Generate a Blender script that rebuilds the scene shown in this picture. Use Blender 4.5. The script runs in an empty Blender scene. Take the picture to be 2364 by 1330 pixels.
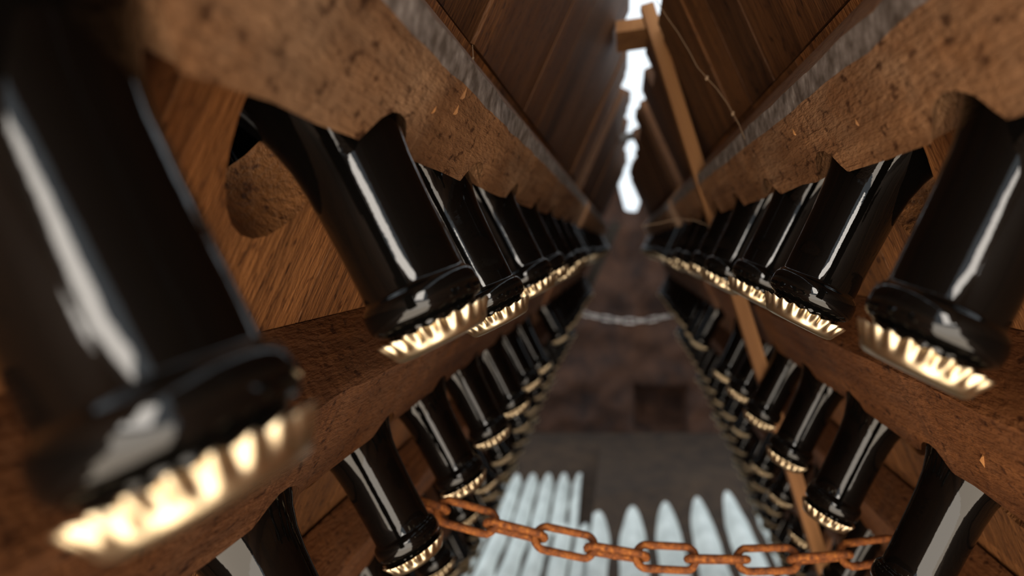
import bpy, bmesh, math, random
from mathutils import Vector, Matrix, noise
random.seed(7)
R = math.radians
sc = bpy.context.scene
C = sc.collection

# ------------------------------------------------------------------ camera, world, lights, exposure
CAMX = -0.00675
FPX = 1620.0
VX, VY = 1440.0, 565.0
cam = bpy.data.cameras.new('camera')
co = bpy.data.objects.new('camera', cam); C.objects.link(co)
co.location = (CAMX, 0, 0); co.rotation_euler = (R(90), 0, 0)
cam.sensor_width = 36; cam.lens = 36 * FPX / 2364
cam.shift_x = -(VX - 1182) / 2364; cam.shift_y = -(665 - VY) / 2364
cam.clip_start = 0.004; cam.clip_end = 60
cam.dof.use_dof = True; cam.dof.focus_distance = 0.262; cam.dof.aperture_fstop = 7.6
sc.camera = co

w = bpy.data.worlds.new('hall_daylight'); sc.world = w; w.use_nodes = True
bg = w.node_tree.nodes['Background']
bg.inputs[0].default_value = (0.86, 0.94, 1.0, 1); bg.inputs[1].default_value = 1.3

def area(name, loc, target, sx, sy, energy, col):
    l = bpy.data.lights.new(name, 'AREA'); l.shape = 'RECTANGLE'; l.size = sx; l.size_y = sy
    l.energy = energy; l.color = col
    o = bpy.data.objects.new(name, l); C.objects.link(o); o.location = loc
    o.rotation_euler = (Vector(target) - Vector(loc)).to_track_quat('-Z', 'Y').to_euler()
    return o
# added warm fill light, low behind the camera, brightens the wood and caps
area('low_fill_light', (0.0, -0.70, -0.52), (0, 0.4, -0.1), 1.3, 1.2, 28.0, (1.0, 0.84, 0.66))
# the high window in the wall behind it
area('window_light', (0.05, -2.0, 0.74), (0, 0.3, 0.0), 1.0, 0.9, 46.0, (1.0, 0.91, 0.80))

vs = sc.view_settings
vs.view_transform = 'Standard'; vs.look = 'None'; vs.exposure = 0.0; vs.gamma = 1.0; vs.use_curve_mapping = False

# ------------------------------------------------------------------ helpers
def mesh(name, verts, faces, mats=(), smooth=False, midx=None):
    me = bpy.data.meshes.new(name); me.from_pydata([tuple(v) for v in verts], [], faces)
    for m in mats: me.materials.append(m)
    if midx:
        for p, i in zip(me.polygons, midx): p.material_index = i
    if smooth:
        for p in me.polygons: p.use_smooth = True
    me.update(); return me
def obj(name, me, parent=None):
    o = bpy.data.objects.new(name, me); C.objects.link(o)
    if parent: o.parent = parent
    return o
def tag(o, label, cat, group=None):
    o['label'] = label; o['category'] = cat
    if group: o['group'] = group
    return o
def empty(name, loc=(0, 0, 0)):
    e = bpy.data.objects.new(name, None); C.objects.link(e); e.location = loc; e.empty_display_size = 0.02
    return e
def fixn(me):
    bm = bmesh.new(); bm.from_mesh(me); bmesh.ops.recalc_face_normals(bm, faces=bm.faces); bm.to_mesh(me); bm.free(); return me
def pt(px, py, d):
    return Vector((CAMX + (px - VX) / FPX * d, d, -(py - VY) / FPX * d))

# ------------------------------------------------------------------ materials
def newmat(name):
    m = bpy.data.materials.new(name); m.use_nodes = True
    nt = m.node_tree; return m, nt, nt.nodes['Principled BSDF']
def ramp(nt, stops):
    r = nt.nodes.new('ShaderNodeValToRGB'); e = r.color_ramp.elements
    e[0].position, e[0].color = stops[0][0], (*stops[0][1], 1)
    e[1].position, e[1].color = stops[-1][0], (*stops[-1][1], 1)
    for p, c in stops[1:-1]:
        x = e.new(p); x.color = (*c, 1)
    return r
def wood(name, dark, mid, light, grain, fine=1.0, bump=0.5, dust=None, spec=0.3):
    """grain: index of the local axis the grain runs along"""
    m, nt, b = newmat(name); L = nt.links.new
    tc = nt.nodes.new('ShaderNodeTexCoord'); oi = nt.nodes.new('ShaderNodeObjectInfo')
    mul = nt.nodes.new('ShaderNodeMath'); mul.operation = 'MULTIPLY'; mul.inputs[1].default_value = 37.0
    L(oi.outputs['Random'], mul.inputs[0])
    add = nt.nodes.new('ShaderNodeVectorMath'); add.operation = 'ADD'
    L(tc.outputs['Object'], add.inputs[0]); L(mul.outputs[0], add.inputs[1])
    def nz(scale, stretch, det=6, rough=0.6):
        mp = nt.nodes.new('ShaderNodeMapping'); s = [scale] * 3; s[grain] = scale * stretch
        mp.inputs['Scale'].default_value = s
        L(add.outputs[0], mp.inputs[0])
        n = nt.nodes.new('ShaderNodeTexNoise'); n.inputs['Scale'].default_value = 1.0
        n.inputs['Detail'].default_value = det; n.inputs['Roughness'].default_value = rough
        L(mp.outputs[0], n.inputs['Vector']); return n
    g1 = nz(150 * fine, 0.05); g2 = nz(30, 0.12, 4); g3 = nz(420 * fine, 0.25, 3)
    r1 = ramp(nt, [(0.28, dark), (0.5, mid), (0.72, light)]); L(g1.outputs['Fac'], r1.inputs[0])
    r2 = ramp(nt, [(0.3, dark), (0.68, light)]); L(g2.outputs['Fac'], r2.inputs[0])
    mx = nt.nodes.new('ShaderNodeMixRGB'); mx.inputs[0].default_value = 0.55
    L(r1.outputs[0], mx.inputs[1]); L(r2.outputs[0], mx.inputs[2])
    # board to board tone
    hv = nt.nodes.new('ShaderNodeHueSaturation'); mr = nt.nodes.new('ShaderNodeMapRange')
    mr.inputs['To Min'].default_value = 0.65; mr.inputs['To Max'].default_value = 1.25
    L(oi.outputs['Random'], mr.inputs['Value']); L(mr.outputs[0], hv.inputs['Value']); L(mx.outputs[0], hv.inputs['Color'])
    out = hv.outputs[0]
    if dust:
        d = nz(14, 0.7, 5, 0.7); rd = ramp(nt, [(0.45, (0, 0, 0)), (0.7, (1, 1, 1))]); L(d.outputs['Fac'], rd.inputs[0])
        sm = nt.nodes.new('ShaderNodeMath'); sm.operation = 'MULTIPLY'; sm.inputs[1].default_value = 0.6
        L(rd.outputs[0], sm.inputs[0])
        md = nt.nodes.new('ShaderNodeMixRGB'); md.inputs[2].default_value = (*dust, 1)
        L(sm.outputs[0], md.inputs[0]); L(out, md.inputs[1]); out = md.outputs[0]
        # worm holes and dark specks
        vo = nz(260, 0.6, 2, 0.5); rv = ramp(nt, [(0.3, (0.35, 0.3, 0.28)), (0.4, (1, 1, 1))]); L(vo.outputs['Fac'], rv.inputs[0])
        ms = nt.nodes.new('ShaderNodeMixRGB'); ms.blend_type = 'MULTIPLY'; ms.inputs[0].default_value = 1
        L(out, ms.inputs[1]); L(rv.outputs[0], ms.inputs[2]); out = ms.outputs[0]
    L(out, b.inputs['Base Color'])
    b.inputs['Roughness'].default_value = 0.62; b.inputs['Specular IOR Level'].default_value = spec
    bs = nt.nodes.new('ShaderNodeMath'); bs.operation = 'ADD'
    L(g1.outputs['Fac'], bs.inputs[0]); L(g3.outputs['Fac'], bs.inputs[1])
    bp = nt.nodes.new('ShaderNodeBump'); bp.inputs['Strength'].default_value = bump; bp.inputs['Distance'].default_value = 0.0015
    L(bs.outputs[0], bp.inputs['Height']); L(bp.outputs[0], b.inputs['Normal'])
    return m

M_plank = wood('plank_wood', (0.040, 0.014, 0.005), (0.20, 0.076, 0.023), (0.42, 0.175, 0.055), 2, fine=1.3, bump=0.9, dust=(0.27, 0.115, 0.038))
M_beam = wood('beam_wood', (0.10, 0.042, 0.018), (0.23, 0.105, 0.045), (0.40, 0.205, 0.095), 1, fine=1.6, bump=0.9, dust=(0.38, 0.245, 0.15))
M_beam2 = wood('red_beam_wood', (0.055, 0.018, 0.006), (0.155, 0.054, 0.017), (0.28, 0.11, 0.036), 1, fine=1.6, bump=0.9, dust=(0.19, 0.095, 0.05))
M_top_shade = wood('shaded_top_wood', (0.028, 0.010, 0.004), (0.09, 0.034, 0.011), (0.21, 0.086, 0.027), 2, bump=0.8, dust=(0.11, 0.05, 0.022))  # plank wood darkened; the shade above the top beams is in its colour
M_lath = wood('lath_wood', (0.16, 0.065, 0.02), (0.30, 0.13, 0.04), (0.42, 0.20, 0.07), 2, bump=0.3)
M_grey = wood('grey_wood', (0.05, 0.045, 0.045), (0.11, 0.10, 0.10), (0.2, 0.19, 0.18), 2)
M_dust, nt, b = newmat('dusty_web')
n = nt.nodes.new('ShaderNodeTexNoise'); n.inputs['Scale'].default_value = 160; n.inputs['Detail'].default_value = 7
tc = nt.nodes.new('ShaderNodeTexCoord'); nt.links.new(tc.outputs['Object'], n.inputs['Vector'])
r = ramp(nt, [(0.35, (0.09, 0.065, 0.05)), (0.6, (0.25, 0.21, 0.19)), (0.75, (0.42, 0.38, 0.35))]); nt.links.new(n.outputs['Fac'], r.inputs[0])
nt.links.new(r.outputs[0], b.inputs['Base Color']); b.inputs['Roughness'].default_value = 0.9

M_glass, nt, b = newmat('black_bottle_glass')
b.inputs['Base Color'].default_value = (0.0022, 0.0020, 0.0018, 1); b.inputs['Roughness'].default_value = 0.03
b.inputs['IOR'].default_value = 1.5; b.inputs['Specular IOR Level'].default_value = 0.38
tc = nt.nodes.new('ShaderNodeTexCoord')
n = nt.nodes.new('ShaderNodeTexNoise'); n.inputs['Scale'].default_value = 170; n.inputs['Detail'].default_value = 5
nt.links.new(tc.outputs['Object'], n.inputs['Vector'])
bp = nt.nodes.new('ShaderNodeBump'); bp.inputs['Strength'].default_value = 0.04; bp.inputs['Distance'].default_value = 0.0012
nt.links.new(n.outputs['Fac'], bp.inputs['Height']); nt.links.new(bp.outputs[0], b.inputs['Normal'])

M_cap, nt, b = newmat('gold_cap_metal')
b.inputs['Base Color'].default_value = (0.66, 0.54, 0.36, 1); b.inputs['Metallic'].default_value = 1.0
b.inputs['Roughness'].default_value = 0.35
M_cap2, nt, b = newmat('pale_cap_reflection')  # cap disc: the pale floor's reflection is put into the gold's colour
b.inputs['Base Color'].default_value = (0.80, 0.79, 0.72, 1); b.inputs['Metallic'].default_value = 0.85
b.inputs['Roughness'].default_value = 0.3

M_rust, nt, b = newmat('rusty_iron')
tc = nt.nodes.new('ShaderNodeTexCoord')
n = nt.nodes.new('ShaderNodeTexNoise'); n.inputs['Scale'].default_value = 330; n.inputs['Detail'].default_value = 6; n.inputs['Roughness'].default_value = 0.7
nt.links.new(tc.outputs['Object'], n.inputs['Vector'])
r = ramp(nt, [(0.3, (0.045, 0.013, 0.004)), (0.5, (0.23, 0.064, 0.010)), (0.72, (0.50, 0.175, 0.028))]); nt.links.new(n.outputs['Fac'], r.inputs[0])
nt.links.new(r.outputs[0], b.inputs['Base Color']); b.inputs['Roughness'].default_value = 0.75; b.inputs['Metallic'].default_value = 0.15
bp = nt.nodes.new('ShaderNodeBump'); bp.inputs['Strength'].default_value = 0.9; bp.inputs['Distance'].default_value = 0.0012
nt.links.new(n.outputs['Fac'], bp.inputs['Height']); nt.links.new(bp.outputs[0], b.inputs['Normal'])

M_zinc, nt, b = newmat('pale_sheet')
tc = nt.nodes.new('ShaderNodeTexCoord')
n = nt.nodes.new('ShaderNodeTexNoise'); n.inputs['Scale'].default_value = 9; n.inputs['Detail'].default_value = 4
nt.links.new(tc.outputs['Object'], n.inputs['Vector'])
r = ramp(nt, [(0.3, (0.60, 0.64, 0.61)), (0.65, (0.86, 0.90, 0.86))]); nt.links.new(n.outputs['Fac'], r.inputs[0])
nt.links.new(r.outputs[0], b.inputs['Base Color']); b.inputs['Roughness'].default_value = 0.45

def earth(name, c0, c1, sc_):
    m, nt, b = newmat(name)
    tc = nt.nodes.new('ShaderNodeTexCoord')
    n = nt.nodes.new('ShaderNodeTexNoise'); n.inputs['Scale'].default_value = sc_; n.inputs['Detail'].default_value = 8; n.inputs['Roughness'].default_value = 0.65
    nt.links.new(tc.outputs['Object'], n.inputs['Vector'])
    r = ramp(nt, [(0.32, c0), (0.7, c1)]); nt.links.new(n.outputs['Fac'], r.inputs[0])
    nt.links.new(r.outputs[0], b.inputs['Base Color']); b.inputs['Roughness'].default_value = 0.9
    bp = nt.nodes.new('ShaderNodeBump'); bp.inputs['Strength'].default_value = 0.6; bp.inputs['Distance'].default_value = 0.02
    nt.links.new(n.outputs['Fac'], bp.inputs['Height']); nt.links.new(bp.outputs[0], b.inputs['Normal'])
    return m
M_soil = earth('brown_earth', (0.020, 0.010, 0.005), (0.060, 0.033, 0.016), 12)
M_wall = earth('brown_stone', (0.013, 0.004, 0.002), (0.080, 0.030, 0.012), 7)
M_web, nt, b = newmat('web_silk'); b.inputs['Base Color'].default_value = (0.26, 0.17, 0.10, 1); b.inputs['Roughness'].default_value = 0.6

# ------------------------------------------------------------------ geometry of the rack section (symmetric about x = 0)
SL = 0.45; TH = math.atan(SL); CT, ST = math.cos(TH), math.sin(TH)
PX0 = 0.1097                                   # |x| of the panel's inner face at z = 0
TILT = R(27)
FLOOR = -1.15
def panel_x(z): return PX0 - SL * z
NROW = 8
def cap_pos(r):                                # r = 0 is the top row
    if r == 0: return (0.0588, -0.0284)
    return (0.1098 + 0.058 * (r - 1), -0.1604 - 0.131 * (r - 1))
TT = math.tan(TILT)
def axis_x(r, z):
    x, zc = cap_pos(r); return x + TT * (z - zc)
def hole_z(r):
    x, zc = cap_pos(r); return (PX0 - x + TT * zc) / (SL + TT)
BANDS = [(0.085, -0.028), (-0.028, -0.150)] + [(-0.150 - 0.131 * k, -0.150 - 0.131 * (k + 1)) for k in range(6)]
PT = 0.022                                     # plank thickness

# ------------------------------------------------------------------ setting: floor, back wall
def grid_mesh(name, x0, x1, y0, y1, nx, ny, f, mat, smooth=True):
    v = [(x0 + (x1 - x0) * i / nx, y0 + (y1 - y0) * j / ny, 0) for j in range(ny + 1) for i in range(nx + 1)]
    v = [(a, b_, f(a, b_)) for a, b_, c in v]
    fc = [(j * (nx + 1) + i, j * (nx + 1) + i + 1, (j + 1) * (nx + 1) + i + 1, (j + 1) * (nx + 1) + i) for j in range(ny) for i in range(nx)]
    return mesh(name, v, fc, [mat], smooth)
fl = obj('floor', grid_mesh('floor', -4, 4, -3, 4.2, 80, 72, lambda x, y: FLOOR + 0.006 * noise.noise(Vector((x * 3, y * 3, 0))), M_soil)); fl['kind'] = 'structure'
WY = 3.9
def wall_pts():
    nx, nz = 200, 48; v = []
    def top(x):
        t = min(max((abs(x - 0.035) - 0.03) / 0.06, 0), 1)
        return 0.19 + 0.19 * t * t * (3 - 2 * t) + 0.02 * noise.noise(Vector((x * 7, 0, 1)))
    for j in range(nz + 1):
        for i in range(nx + 1):
            x = -2.2 + 4.4 * i / nx; z = FLOOR - 0.02 + (top(x) - FLOOR + 0.02) * j / nz
            d = 0.05 * noise.noise(Vector((x * 4, z * 6, 3))) + 0.03 * noise.noise(Vector((x * 11, z * 14, 8)))
            if 0.05 < x < 0.34 and -1.05 < z < -0.80: d -= 0.22       # niche
            v.append((x, WY - d, z))
    f = [(j * (nx + 1) + i, j * (nx + 1) + i + 1, (j + 1) * (nx + 1) + i + 1, (j + 1) * (nx + 1) + i) for j in range(nz) for i in range(nx)]
    n0 = len(v)                                                       # thickness: back and top
    v += [(x, WY + 0.35, z) for x, y, z in v[nz * (nx + 1):n0]] + [(x, WY + 0.35, FLOOR - 0.02) for x, y, z in v[:nx + 1]]
    for i in range(nx):
        a = nz * (nx + 1) + i; b_ = n0 + i; c = n0 + nx + 1 + i
        f += [(a, a + 1, b_ + 1, b_), (b_, b_ + 1, c + 1, c)]
    return v, f
wv, wf = wall_pts()
wl = obj('wall_back', mesh('wall_back', wv, wf, [M_wall], True)); wl['kind'] = 'structure'

# ------------------------------------------------------------------ racks
def bev_box(bm_v, bm_f, x0, x1, y0, y1, z0, z1):
    n0 = len(bm_v)
    bm_v += [(x0, y0, z0), (x1, y0, z0), (x1, y1, z0), (x0, y1, z0), (x0, y0, z1), (x1, y0, z1), (x1, y1, z1), (x0, y1, z1)]
    bm_f += [tuple(n0 + i for i in q) for q in ((0, 3, 2, 1), (4, 5, 6, 7), (0, 1, 5, 4), (1, 2, 6, 5), (2, 3, 7, 6), (3, 0, 4, 7))]
HR = 0.031
GAM = TILT + TH                                 # angle helper
# bottle axis in the leaf frame: inward component / along-slope component
AX_IN = -(math.sin(TILT) * CT + math.cos(TILT) * ST) ; AX_UP = math.cos(TILT) * CT - math.sin(TILT) * ST
plank_cache = {}
def plank_mesh(side, wdt, s0, s1, hole_s, var, mat=None):
    """local frame: x inward (0 is the inner face), y along the rack, z up the slope"""
    key = (side, round(wdt, 4), round(s0, 4), round(s1, 4), hole_s is not None, var)
    if key in plank_cache: return plank_cache[key]
    g = 0.0006; hw = wdt / 2 - g; s1 -= g; s0 += g
    rr = random.Random(var * 13 + int(s1 * 1e4)); dx = rr.uniform(-0.0016, 0.0012)
    v, f = [], []
    if hole_s is None:
        bev_box(v, f, -PT + dx, dx, -hw, hw, s0, s1)
    else:
        N = 28; rs = HR / abs(AX_IN); sh = PT * AX_UP / abs(AX_IN)
        def ring(x, cs):
            return [(x, HR * math.cos(2 * math.pi * k / N), cs + rs * math.sin(2 * math.pi * k / N)) for k in range(N)]
        def rect(x, cs):
            o = []
            for k in range(N):
                a = 2 * math.pi * k / N; cy, cz = math.cos(a), math.sin(a)
                t = 1e9
                if abs(cy) > 1e-6: t = min(t, hw / abs(cy))
                if cz > 1e-6: t = min(t, (s1 - cs) / cz)
                if cz < -1e-6: t = min(t, (s0 - cs) / cz)
                o.append([x, cy * t, cs + cz * t])
            for (yy, zz) in ((hw, s1), (-hw, s1), (-hw, s0), (hw, s0)):      # snap nearest points to the corners
                k = min(range(N), key=lambda q: (o[q][1] - yy) ** 2 + (o[q][2] - zz) ** 2); o[k][1], o[k][2] = yy, zz
            return [tuple(p) for p in o]
        c1 = min(hole_s + sh, s1 - rs - 0.002)
        A, B, Cc, D = ring(dx, hole_s), rect(dx, hole_s), ring(dx - PT, c1), rect(dx - PT, hole_s)
        v = A + B + Cc + D
        for k in range(N):
            q = (k + 1) % N
            f += [(k, q, N + q, N + k), (2 * N + q, 2 * N + k, 3 * N + k, 3 * N + q), (q, k, 2 * N + k, 2 * N + q), (N + k, N + q, 3 * N + q, 3 * N + k)]
    if side > 0: v = [(-a, b_, c) for a, b_, c in v]
    me = fixn(mesh('plank', v, f, [mat or M_plank], hole_s is not None))
    if hole_s is not None: me.set_sharp_from_angle(angle=R(32))
    plank_cache[key] = me; return me

BR, BRB = 0.021, 0.036
def beam_sect(r):
    if r == 0:
        return dict(F=(0.0725, 0.026), FU=(0.0595, 0.053), CH=(0.0580, 0.0615), BU=(0.0730, 0.0815), BL=(0.0925, 0.0365))
    dx, dz = 0.058 * (r - 1), -0.131 * (r - 1)
    s = dict(F=(0.128, -0.093), FU=(0.1100, -0.055), CH=(0.1110, -0.0515), BU=(0.1223, -0.028), BL=(0.1470, -0.083))
    return {k: (a + dx, b_ + dz) for k, (a, b_) in s.items()}
def beam_mesh(side, r, y0, y1, bores, seed):
    S = beam_sect(r); yy = {y0, y1}
    n = int((y1 - y0) / 0.02)
    for i in range(n): yy.add(y0 + (y1 - y0) * i / n)
    for c in bores:
        for k in range(13): yy.add(c - BR * math.cos(math.pi * k / 12))
    yy = sorted(t for t in yy if y0 <= t <= y1)
    ys = [yy[0]]
    for t in yy[1:]:
        if t - ys[-1] > 0.0009: ys.append(t)
    v, f, mi = [], [], []
    def lineint(P, Q, h):
        # z where the line P-Q meets the bore surface (offset h inward from the axis); |x| = axis - h / cos
        off = h / math.cos(TILT)
        fa = P[0] - (axis_x(r, P[1]) - off); fb = Q[0] - (axis_x(r, Q[1]) - off)
        t = fa / (fa - fb) if abs(fa - fb) > 1e-9 else 0
        return t
    for y in ys:
        F, FU, CH, BU, BL = S['F'], S['FU'], S['CH'], S['BU'], S['BL']
        f_, b_ = F, BL
        for c in bores:
            d = abs(y - c)
            if d < BR:
                h = math.sqrt(BR * BR - d * d)
                t = min(max(lineint(F, FU, h), 0), 0.9); f_ = (F[0] + (FU[0] - F[0]) * t, F[1] + (FU[1] - F[1]) * t)
                t = min(max(lineint(BL, BU, h * BRB / BR), 0), 0.93); b_ = (BL[0] + (BU[0] - BL[0]) * t, BL[1] + (BU[1] - BL[1]) * t)
        sect = [f_, FU, CH, BU, b_]
        for q, (x, z) in enumerate(sect):
            j = Vector((y * 40, q * 5.1, seed * 3.7)); a = 0.0011 if q < 3 else 0.0
            j2 = Vector((y * 170, q * 3.3, seed)); a2 = 0.0004 if q < 3 else 0.0
            x += a * noise.noise(j) + a2 * noise.noise(j2); z += a * noise.noise(j + Vector((9, 0, 0))) + a2 * noise.noise(j2 + Vector((4, 0, 0)))
            v.append((side * x, y, z))
    m = 5
    for i in range(len(ys) - 1):
        for q in range(m):
            p = (q + 1) % m
            f.append((i * m + q, i * m + p, (i + 1) * m + p, (i + 1) * m + q)); mi.append(1 if q == 1 else 0)
    f.append(tuple(range(m))); mi.append(0); f.append(tuple((len(ys) - 1) * m + q for q in range(m))); mi.append(0)
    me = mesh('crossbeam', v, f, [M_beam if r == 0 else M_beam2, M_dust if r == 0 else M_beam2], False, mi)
    return fixn(me)

def leaf_obj(name, me, side, y, parent):
    o = obj(name, me, parent)
    o.location = (side * PX0, y, 0); o.rotation_euler = (0, -side * TH, 0)
    return o

BOTTLES = []                                     # (side, row, y, rackname)
def in_frame(side, r, y, L=(0.0, 0.03, 0.06, 0.09, 0.12), mg=4):
    if y < 0.03: return False
    x, z = cap_pos(r)
    for t in L:
        X = side * (x + math.sin(TILT) * t) - CAMX; Z = z + math.cos(TILT) * t
        px = VX + FPX * X / y; py = VY - FPX * Z / y; m_ = mg + FPX * 0.012 / y
        if -m_ < px < 2364 + m_ and -m_ < py < 1330 + m_: return True
    return False

def build_rack(label, ranges, name):
    rack = empty('riddling_rack', (0, (ranges[-1][0] + ranges[-1][1]) / 2, FLOOR))
    inv = Matrix.Translation(-Vector(rack.location))
    tag(rack, label, 'rack')
    def par(o):
        o.parent = rack; o.matrix_parent_inverse = inv; return o
    for side, (y0, y1, c0, pitch) in ranges.items():
        # rows
        for r in range(NROW):
            off = 0.0 if r % 2 == 0 else pitch * (0.5 if side < 0 else 0.33)
            cols = []; c = c0 + off
            while c - pitch >= y0 + pitch * 0.4: c -= pitch
            while c <= y1 - pitch * 0.4:
                cols.append(c); c += pitch
            zt, zb = BANDS[r]
            edges = [y0] + [(a + b_) / 2 for a, b_ in zip(cols, cols[1:])] + [y1]
            bores = []
            for k, cy in enumerate(cols):
                e0, e1 = edges[k], edges[k + 1]
                vis = in_frame(side, r, cy)
                regular = abs((e0 + e1) / 2 - cy) < 1e-4
                hs = hole_z(r) / CT if vis else None
                if vis:
                    BOTTLES.append((side, r, cy, name)); bores.append(cy)
                if regular or not vis:
                    me = plank_mesh(side, e1 - e0, zb / CT, zt / CT, hs, (k * 3 + r) % 3)
                    par(leaf_obj('plank', me, side, (e0 + e1) / 2, None))
                else:                                # end plank: keep the hole centred and fill with a narrow strip
                    hw = min(cy - e0, e1 - cy)
                    me = plank_mesh(side, 2 * hw, zb / CT, zt / CT, hs, (k * 3 + r) % 3)
                    par(leaf_obj('plank', me, side, cy, None))
                    if cy - e0 > hw + 0.004:
                        par(leaf_obj('plank', plank_mesh(side, cy - hw - e0, zb / CT, zt / CT, None, k % 3), side, (e0 + cy - hw) / 2, None))
                    if e1 - cy > hw + 0.004:
                        par(leaf_obj('plank', plank_mesh(side, e1 - cy - hw, zb / CT, zt / CT, None, k % 3), side, (e1 + cy + hw) / 2, None))
            par(obj('crossbeam', beam_mesh(side, r, y0, y1, bores, r + (side > 0) * 9 + y0)))
        # top boards up to the ridge
        y = y0; k = 0; rr = random.Random(int(y0 * 100) + side)
        while y < y1 - 0.01:
            wd = min(rr.uniform(0.055, 0.095), y1 - y)
            if y1 - y - wd < 0.03: wd = y1 - y
            zt = (0.240 if side < 0 else (0.196 if y0 < 0.5 else 0.210)) + rr.uniform(-0.014, 0.014)
            par(leaf_obj('plank', plank_mesh(side, wd, 0.085 / CT, zt / CT, None, 50 + k, M_top_shade), side, y + wd / 2, None))
            y += wd; k += 1
        # bottom board resting on the ground
        zt = BANDS[-1][1]
        v, f = [], []; bev_box(v, f, -PT, 0.012, y0 - (y0 + y1) / 2, y1 - (y0 + y1) / 2, (FLOOR + 0.004) / CT, zt / CT - 0.0006)
        if side > 0: v = [(-a, b_, c) for a, b_, c in v]
        par(leaf_obj('foot_board', fixn(mesh('foot_board', v, f, [M_beam])), side, (y0 + y1) / 2, None))
    return rack, par

r1, par1 = build_rack('near wooden bottle rack of two leaning leaves with thick brown crossbeams',
                      {-1: (-0.13, 0.9955, 0.086, 0.107), 1: (-0.13, 0.9505, 0.058, 0.105)}, 'near')
r2, par2 = build_rack('far dark wooden bottle rack behind the near one, below the bright slit',
                      {-1: (1.06, 2.237, 1.1135, 0.107), 1: (1.02, 2.28, 1.0725, 0.105)}, 'far')

# hinges tying the two leaves over the ridge
def strap(par, y, wd, mat):
    v, f = [], []
    bev_box(v, f, -0.014, 0.034, y - wd / 2, y + wd / 2, 0.203, 0.214)
    v = [(a, b_ + 0.35 * a, c + 0.25 * a) for a, b_, c in v]
    par(obj('ridge_tie', fixn(mesh('ridge_tie', v, f, [mat]))))
strap(par1, 0.70, 0.07, M_lath); strap(par2, 1.36, 0.03, M_grey)
# grey end post of the far left leaf
v, f = [], []; bev_box(v, f, 0.028, 0.060, -0.016, 0.016, (FLOOR + 0.01) / CT, 0.09 / CT)
par2(leaf_obj('end_post', fixn(mesh('end_post', v, f, [M_grey])), -1, 2.255, None))

# ------------------------------------------------------------------ bottles
def lathe(prof, N):
    v, f = [], []
    rings = []
    for (r_, z) in prof:
        if r_ == 0: rings.append([len(v)]); v.append((0, 0, z))
        else:
            rings.append(list(range(len(v), len(v) + N)))
            v += [(r_ * math.cos(2 * math.pi * k / N), r_ * math.sin(2 * math.pi * k / N), z) for k in range(N)]
    for a, b_ in zip(rings, rings[1:]):
        for k in range(N):
            q = (k + 1) % N
            if len(a) == 1: f.append((a[0], b_[q], b_[k]))
            elif len(b_) == 1: f.append((a[k], a[q], b_[0]))
            else: f.append((a[k], a[q], b_[q], b_[k]))
    return v, f
GP = [(0, 1.0), (12.0, 1.1), (13.0, 3), (12.9, 7.2), (13.1, 8.0), (14.4, 8.5), (15.6, 9.3), (16.2, 10.6), (16.4, 12.4), (16.35, 14.6), (15.9, 16.2), (15.1, 17.1), (14.5, 17.5),
      (14.2, 18.4), (14.22, 26), (14.35, 34), (14.6, 43), (15.0, 52), (15.9, 60), (17.8, 67.5), (21.0, 75.5), (25.6, 84.5), (31.5, 98), (38.0, 122), (41.4, 143), (43.2, 166),
      (43.8, 186), (44.2, 205), (44.2, 288), (43.2, 295), (40.5, 299.5), (36, 301), (31, 299), (22, 286), (10, 277), (0, 275)]
gv, gf = lathe([(a / 1000, b_ / 1000) for a, b_ in GP], 56)
ME_glass = fixn(mesh('bottle_glass', gv, gf, [M_glass], True))
def cap_geo():
    NT = 21; N = NT * 8
    prof = [(0, 0, 0), (5.0, 0.0, 0), (10.2, 0.0, 0), (11.9, 0.18, 0), (13.0, 0.7, 0), (13.65, 1.5, 0), (13.95, 2.3, 0.06), (14.2, 3.0, 0.32), (14.5, 3.8, 0.66), (14.9, 4.6, 0.88), (15.25, 5.4, 0.98), (15.5, 6.1, 1.0), (15.4, 6.4, 0.96),
            (15.0, 6.3, 0.72), (14.2, 4.6, 0.4), (13.3, 2.8, 0.0)]
    v, f, mi, rings = [], [], [], []
    for (r_, z, a) in prof:
        if r_ == 0: rings.append([0]); v.append((0, 0, z / 1000)); continue
        rings.append(list(range(len(v), len(v) + N)))
        for k in range(N):
            th = 2 * math.pi * k / N; c = math.cos(NT * th); c = (abs(c) ** 0.7) * (1 if c > 0 else -1)
            rad = (r_ + a * c) / 1000; v.append((rad * math.cos(th), rad * math.sin(th), (z + 0.35 * a * c) / 1000))
    for i, (a, b_) in enumerate(zip(rings, rings[1:])):
        for k in range(N):
            q = (k + 1) % N
            if len(a) == 1: f.append((a[0], b_[q], b_[k]))
            else: f.append((a[k], a[q], b_[q], b_[k]))
            mi.append(1 if i < 2 else 0)
    return fixn(mesh('crown_cap', v, f, [M_cap, M_cap2], True, mi))
ME_cap = cap_geo()
ORD = ['first', 'second', 'third', 'fourth', 'fifth', 'sixth', 'seventh', 'eighth', 'ninth', 'tenth', 'eleventh', 'twelfth', 'thirteenth', 'fourteenth']
ROWN = ['top row', 'second row', 'third row', 'fourth row', 'fifth row', 'sixth row', 'seventh row', 'lowest row']
SPECIAL = {(-1, 0, 'near', 0): 'huge out-of-focus black bottle with gold crown cap filling the left edge',
           (-1, 0, 'near', 1): 'sharp black bottle with pinkish neck reflection behind the huge blurred one, left leaf',
           (1, 0, 'near', 0): 'large black bottle with broad pale neck reflection at the right edge',
           (1, 0, 'near', 1): 'sharpest black bottle with silvery neck streak, second in top row of right leaf',
           (-1, 1, 'near', 0): 'black bottle body at the bottom edge, below the cap of the huge blurred bottle',
           (-1, 1, 'near', 1): 'black bottle neck just left of where the rusty chain begins',
           (1, 1, 'near', 0): 'black bottle neck in the bottom right corner, hiding the right end of the chain'}
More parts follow.
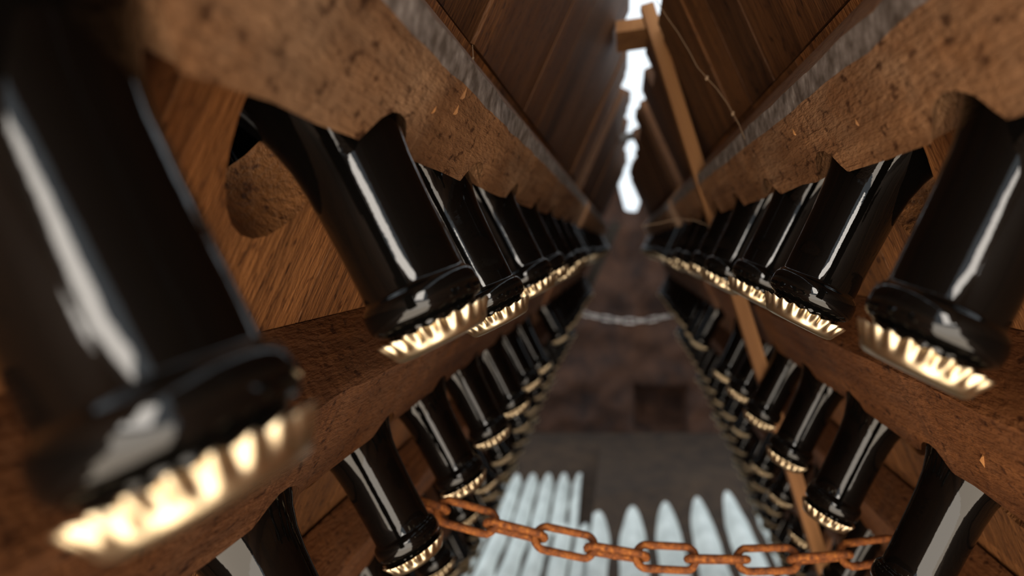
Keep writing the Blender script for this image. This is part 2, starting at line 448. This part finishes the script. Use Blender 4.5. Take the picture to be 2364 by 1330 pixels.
# cap centres of the nearest bottles (they are pushed in to different depths)
PLACE = {(-1, 0, 'near', 0): (478, 1122, 0.095), (-1, 0, 'near', 1): (1018, 768, 0.197), (-1, 0, 'near', 2): (1152, 736, 0.312),
         (1, 0, 'near', 0): (2116, 838, 0.166), (1, 0, 'near', 1): (1848, 735, 0.266), (1, 0, 'near', 2): (1738, 682, 0.371)}
cnt = {}
rb = random.Random(3)
for side, r, y, nm in sorted(BOTTLES, key=lambda t: (t[3] != 'near', t[0], t[1], t[2])):
    k = cnt.get((side, r, nm), 0); cnt[(side, r, nm)] = k + 1
    x, z = cap_pos(r)
    sl = rb.uniform(-0.0022, 0.0022)
    fix = PLACE.get((side, r, nm, k))
    if fix:
        q = pt(*fix); y = fix[2]; x = side * q.x - math.sin(TILT) * 0.003; z = q.z - math.cos(TILT) * 0.003; sl = 0
    e = empty('champagne_bottle', (side * (x + math.sin(TILT) * sl), y + rb.uniform(-0.0015, 0.0015), z + math.cos(TILT) * sl))
    e.rotation_euler = (R(rb.uniform(-1.0, 1.0)), side * (TILT + R(rb.uniform(-0.8, 0.8))), 0)
    lab = SPECIAL.get((side, r, nm, k)) or 'black gold-capped bottle, %s from the front, %s, %s leaf of %s rack' % (ORD[k], ROWN[r], 'left' if side < 0 else 'right', nm)
    tag(e, lab, 'bottle', 'black bottles in the racks')
    g = obj('glass', ME_glass, e); c = obj('crown_cap', ME_cap, e); c.rotation_euler = (0, 0, rb.uniform(0, 6.28))
    c['label'] = 'gold crown cap'

# ------------------------------------------------------------------ leaning lath on the right
def lath():
    A, B = Vector((0.018 - 0.004, 0.633, 0.215)), Vector((0.270, 0.633, -0.60))
    d = (B - A); L = d.length
    v, f = [], []; bev_box(v, f, -0.0085, 0.0085, -0.006, 0.006, 0, L)
    o = obj('wooden_lath', fixn(mesh('wooden_lath', v, f, [M_lath])))
    o.location = A; o.rotation_euler = d.to_track_quat('Z', 'Y').to_euler()
    tag(o, 'thin straight orange-brown wooden lath leaning across the right leaf', 'lath')
lath()

# ------------------------------------------------------------------ chains
def link_mesh(Lo, Wo, wd):
    n, m = 28, 8; rr_ = Wo / 2 - wd / 2; hl = Lo / 2 - wd / 2 - rr_
    v, f = [], []
    for i in range(n):
        a = 2 * math.pi * i / n
        cx = (hl if math.cos(a) > 0 else -hl) + rr_ * math.cos(a); cy = rr_ * math.sin(a)
        nx_, ny_ = math.cos(a), math.sin(a)
        for j in range(m):
            b_ = 2 * math.pi * j / m; w2 = wd / 2 * (1 + 0.12 * noise.noise(Vector((i * 0.7, j, 0))))
            v.append((cx + nx_ * w2 * math.cos(b_), cy + ny_ * w2 * math.cos(b_), w2 * math.sin(b_)))
    for i in range(n):
        for j in range(m):
            f.append((i * m + j, ((i + 1) % n) * m + j, ((i + 1) % n) * m + (j + 1) % m, i * m + (j + 1) % m))
    return fixn(mesh('link', v, f, [M_rust], True))
ME_link = link_mesh(0.038, 0.0165, 0.0042)
def chain(pts, pitch, label, roll0=0.5, ml=None, name='rusty_chain'):
    ml = ml or ME_link
    P = []
    for i in range(len(pts) - 1):                     # Catmull-Rom
        p0 = pts[max(i - 1, 0)]; p1 = pts[i]; p2 = pts[i + 1]; p3 = pts[min(i + 2, len(pts) - 1)]
        for k in range(40):
            t = k / 40
            P.append(0.5 * ((2 * p1) + (p2 - p0) * t + (2 * p0 - 5 * p1 + 4 * p2 - p3) * t * t + (3 * p1 - p0 - 3 * p2 + p3) * t ** 3))
    P.append(pts[-1])
    root = empty(name, P[0]); tag(root, label, 'chain')
    acc, k = pitch / 2, 0; rr = random.Random(5)
    for a, b_ in zip(P, P[1:]):
        d = (b_ - a).length; acc += d
        if acc >= pitch:
            acc -= pitch; t = (b_ - a).normalized()
            yv = Vector((0, 1, 0)); s = t.cross(yv).normalized(); u = s.cross(t)
            ang = roll0 + (math.pi / 2 if k % 2 else 0) + rr.uniform(-0.2, 0.2)
            side_ = s * math.cos(ang) + u * math.sin(ang); nrm = t.cross(side_)
            Mx = Matrix((t, side_, nrm)).transposed().to_4x4()
            o = obj('link', ml, root); o.matrix_parent_inverse = Matrix.Translation(-P[0])
            o.matrix_world = Matrix.Translation(a) @ Mx
            o.matrix_basis = Matrix.Translation(a) @ Mx
            k += 1
    return root
CY = 0.392
chain([pt(838, 1060, CY), pt(885, 1085, CY), pt(905, 1135, CY), pt(1000, 1170, CY), pt(1190, 1225, CY), pt(1400, 1272, CY), pt(1530, 1287, CY), pt(1700, 1292, CY), pt(1880, 1288, CY), pt(2050, 1270, CY), pt(2190, 1250, CY)],
      0.0285, 'rusty iron chain strung between the two leaves in front of the pale sheets')
D2 = 1.72
M_steel, nt, b = newmat('grey_chain_steel'); b.inputs['Base Color'].default_value = (0.62, 0.65, 0.70, 1); b.inputs['Metallic'].default_value = 0.9; b.inputs['Roughness'].default_value = 0.35
ME_link2 = ME_link.copy(); ME_link2.materials.clear(); ME_link2.materials.append(M_steel)
chain([pt(1290, 690, D2), pt(1345, 722, D2), pt(1420, 738, D2), pt(1480, 740, D2), pt(1545, 728, D2), pt(1590, 705, D2)], 0.0285, 'distant blurred grey chain crossing the gap between the far leaves', ml=ME_link2, name='grey_chain')

# ------------------------------------------------------------------ corrugated sheets and earth bank
def sheet(label, x0, x1, y0, y1, zc, pitch, amp, ph, rot=0.0):
    nx = int((x1 - x0) / pitch * 14); ny = 10; th = 0.002
    v, f = [], []
    for lay in (0, 1):
        for j in range(ny + 1):
            for i in range(nx + 1):
                x = x0 + (x1 - x0) * i / nx; y = y0 + (y1 - y0) * j / ny
                v.append((x - (x0 + x1) / 2, y - (y0 + y1) / 2, amp * math.sin(2 * math.pi * x / pitch + ph) + 0.003 * noise.noise(Vector((x * 6, y * 5, 1))) - lay * th))
    s = (nx + 1) * (ny + 1)
    for j in range(ny):
        for i in range(nx):
            a = j * (nx + 1) + i; f.append((a, a + 1, a + nx + 2, a + nx + 1)); f.append((s + a, s + a + nx + 1, s + a + nx + 2, s + a + 1))
    o = obj('corrugated_sheet', mesh('corrugated_sheet', v, f, [M_zinc], True))
    o.location = ((x0 + x1) / 2, (y0 + y1) / 2, zc); o.rotation_euler = (0, 0, rot)
    tag(o, label, 'sheet', 'pale corrugated sheets on the floor')
    return o
sheet('pale finely corrugated sheet at the far left of the floor', -0.62, -0.20, 2.70, 3.42, FLOOR + 0.020, 0.076, 0.016, 0.0, R(2))
sheet('pale finely corrugated sheet lying nearer on the left of the floor', -0.66, -0.12, 1.95, 2.74, FLOOR + 0.044, 0.082, 0.017, 1.0)
sheet('pale broadly corrugated sheet on the right of the floor, half under earth', -0.13, 0.62, 1.95, 3.35, FLOOR + 0.050, 0.138, 0.024, 0.3)
def bank(x, y):
    ytip = 2.80 + 0.40 * max(0.0, (x + 0.2))
    if x > -0.13:                                    # the broad sheet runs under the earth
        t = (y - 2.35) / (ytip - 2.35)
        h = FLOOR + 0.050 + (-0.016 + 0.040 * max(t, 0.0) ** 5)
    elif y < 2.72: h = FLOOR + 0.044 - 0.014  # dark earth laid in the left sheets' valleys stands in for their shade
    else: h = FLOOR + 0.020 - 0.013 + max(0.0, y - 3.36) * 0.35
    if x > 0.6: h -= (x - 0.6) * 0.4
    h = min(h, FLOOR + 0.11) + 0.004 * noise.noise(Vector((x * 9, y * 7, 2)))
    return max(h, FLOOR - 0.03)
bo = obj('earth_bank', grid_mesh('earth_bank', -0.72, 0.9, 1.9, 3.88, 120, 100, bank, M_soil))
tag(bo, 'low bank of dark brown earth at the foot of the back wall', 'earth'); bo['kind'] = 'stuff'

# ------------------------------------------------------------------ cobweb threads
def thread(label, pts, rad, knots=()):
    cu = bpy.data.curves.new('cobweb_thread', 'CURVE'); cu.dimensions = '3D'; cu.bevel_depth = rad; cu.bevel_resolution = 1
    sp = cu.splines.new('POLY'); sp.points.add(len(pts) - 1)
    for q, p in zip(sp.points, pts): q.co = (*p, 1)
    tmp = bpy.data.objects.new('t', cu); C.objects.link(tmp)
    dg = bpy.context.evaluated_depsgraph_get(); me = bpy.data.meshes.new_from_object(tmp.evaluated_get(dg))
    bpy.data.objects.remove(tmp); bpy.data.curves.remove(cu)
    if knots:
        bm = bmesh.new(); bm.from_mesh(me)
        for p, s in knots:
            bmesh.ops.create_icosphere(bm, subdivisions=2, radius=s, matrix=Matrix.Translation(p) @ Matrix.Scale(1.6, 4, (0.4, 0, 1)))
        bm.to_mesh(me); bm.free()
    me.materials.clear(); me.materials.append(M_web)
    o = obj('cobweb_thread', me); tag(o, label, 'cobweb', 'cobweb threads'); return o
T = [(1515, 0), (1540, 40), (1565, 75), (1592, 120), (1610, 155), (1632, 180), (1655, 205), (1680, 240), (1692, 262), (1705, 285), (1720, 322)]
tp = [pt(a, b_, 0.42 - 0.004 * i) for i, (a, b_) in enumerate(T)]
thread('knotted cobweb thread hanging at upper right down to the right top beam', tp, 0.00022, [(tp[5], 0.0010), (tp[8], 0.0009)])
thread('fine pale cobweb thread hanging at upper left above the left beam', [pt(1085, 30, 0.30), pt(1090, 90, 0.30), pt(1093, 140, 0.30), pt(1111, 200, 0.30)], 0.00016, [(pt(1089, 82, 0.30), 0.0005), (pt(1092, 135, 0.30), 0.0005)])
T = [(1480, 522), (1520, 516), (1560, 506), (1600, 508), (1650, 525), (1700, 540), (1762, 555)]
thread('dusty cobweb strand stretching right behind the tip of the lath', [pt(a, b_, 0.60) for a, b_ in T], 0.0003, [(pt(1700, 540, 0.60), 0.0010), (pt(1755, 552, 0.60), 0.0010)])

# ------------------------------------------------------------------ splinters standing off the beams
def splinter(side, px, py, row, ln, wd, ang):
    S = beam_sect(row); F, FU = S['F'], S['FU']; k = (FU[0] - F[0]) / (FU[1] - F[1]); c = F[0] - k * F[1]
    a = (px - VX) / FPX; b_ = -(py - VY) / FPX
    d = (c - side * CAMX) / (side * a - k * b_)
    P = Vector((CAMX + a * d, d, b_ * d))
    up = Vector((side * k, 0, 1)).normalized(); n = Vector((-side, 0, k)).normalized()
    if n.z > 0: n = -n
    t = (up * math.cos(ang) + Vector((0, 1, 0)) * math.sin(ang)); w_ = t.cross(n)
    v = [P - t * ln / 2 - w_ * wd / 2 - n * 0.001, P - t * ln / 2 + w_ * wd / 2 - n * 0.001, P + t * ln / 2 - n * 0.001,
         P - t * ln * 0.3 + n * wd * 0.9, P - t * ln * 0.45 - w_ * wd * 0.2 + n * wd * 0.5]
    f = [(0, 1, 4), (1, 3, 4), (1, 2, 3), (2, 0, 3), (0, 4, 3), (0, 2, 1)]
    par1(obj('splinter', fixn(mesh('splinter', v, f, [M_lath]))))
for q in [(1, 1975, 272, 0, 0.006, 0.0010, 0.2), (1, 2272, 1072, 1, 0.011, 0.0016, 2.6), (1, 2150, 1062, 1, 0.007, 0.0013, 1.7),
          (1, 1830, 300, 0, 0.006, 0.0007, 0.4), (-1, 1008, 245, 0, 0.007, 0.0007, 0.5), (-1, 1076, 212, 0, 0.007, 0.0007, 0.3), (-1, 1058, 250, 0, 0.006, 0.0007, 0.3)]:
    splinter(*q)
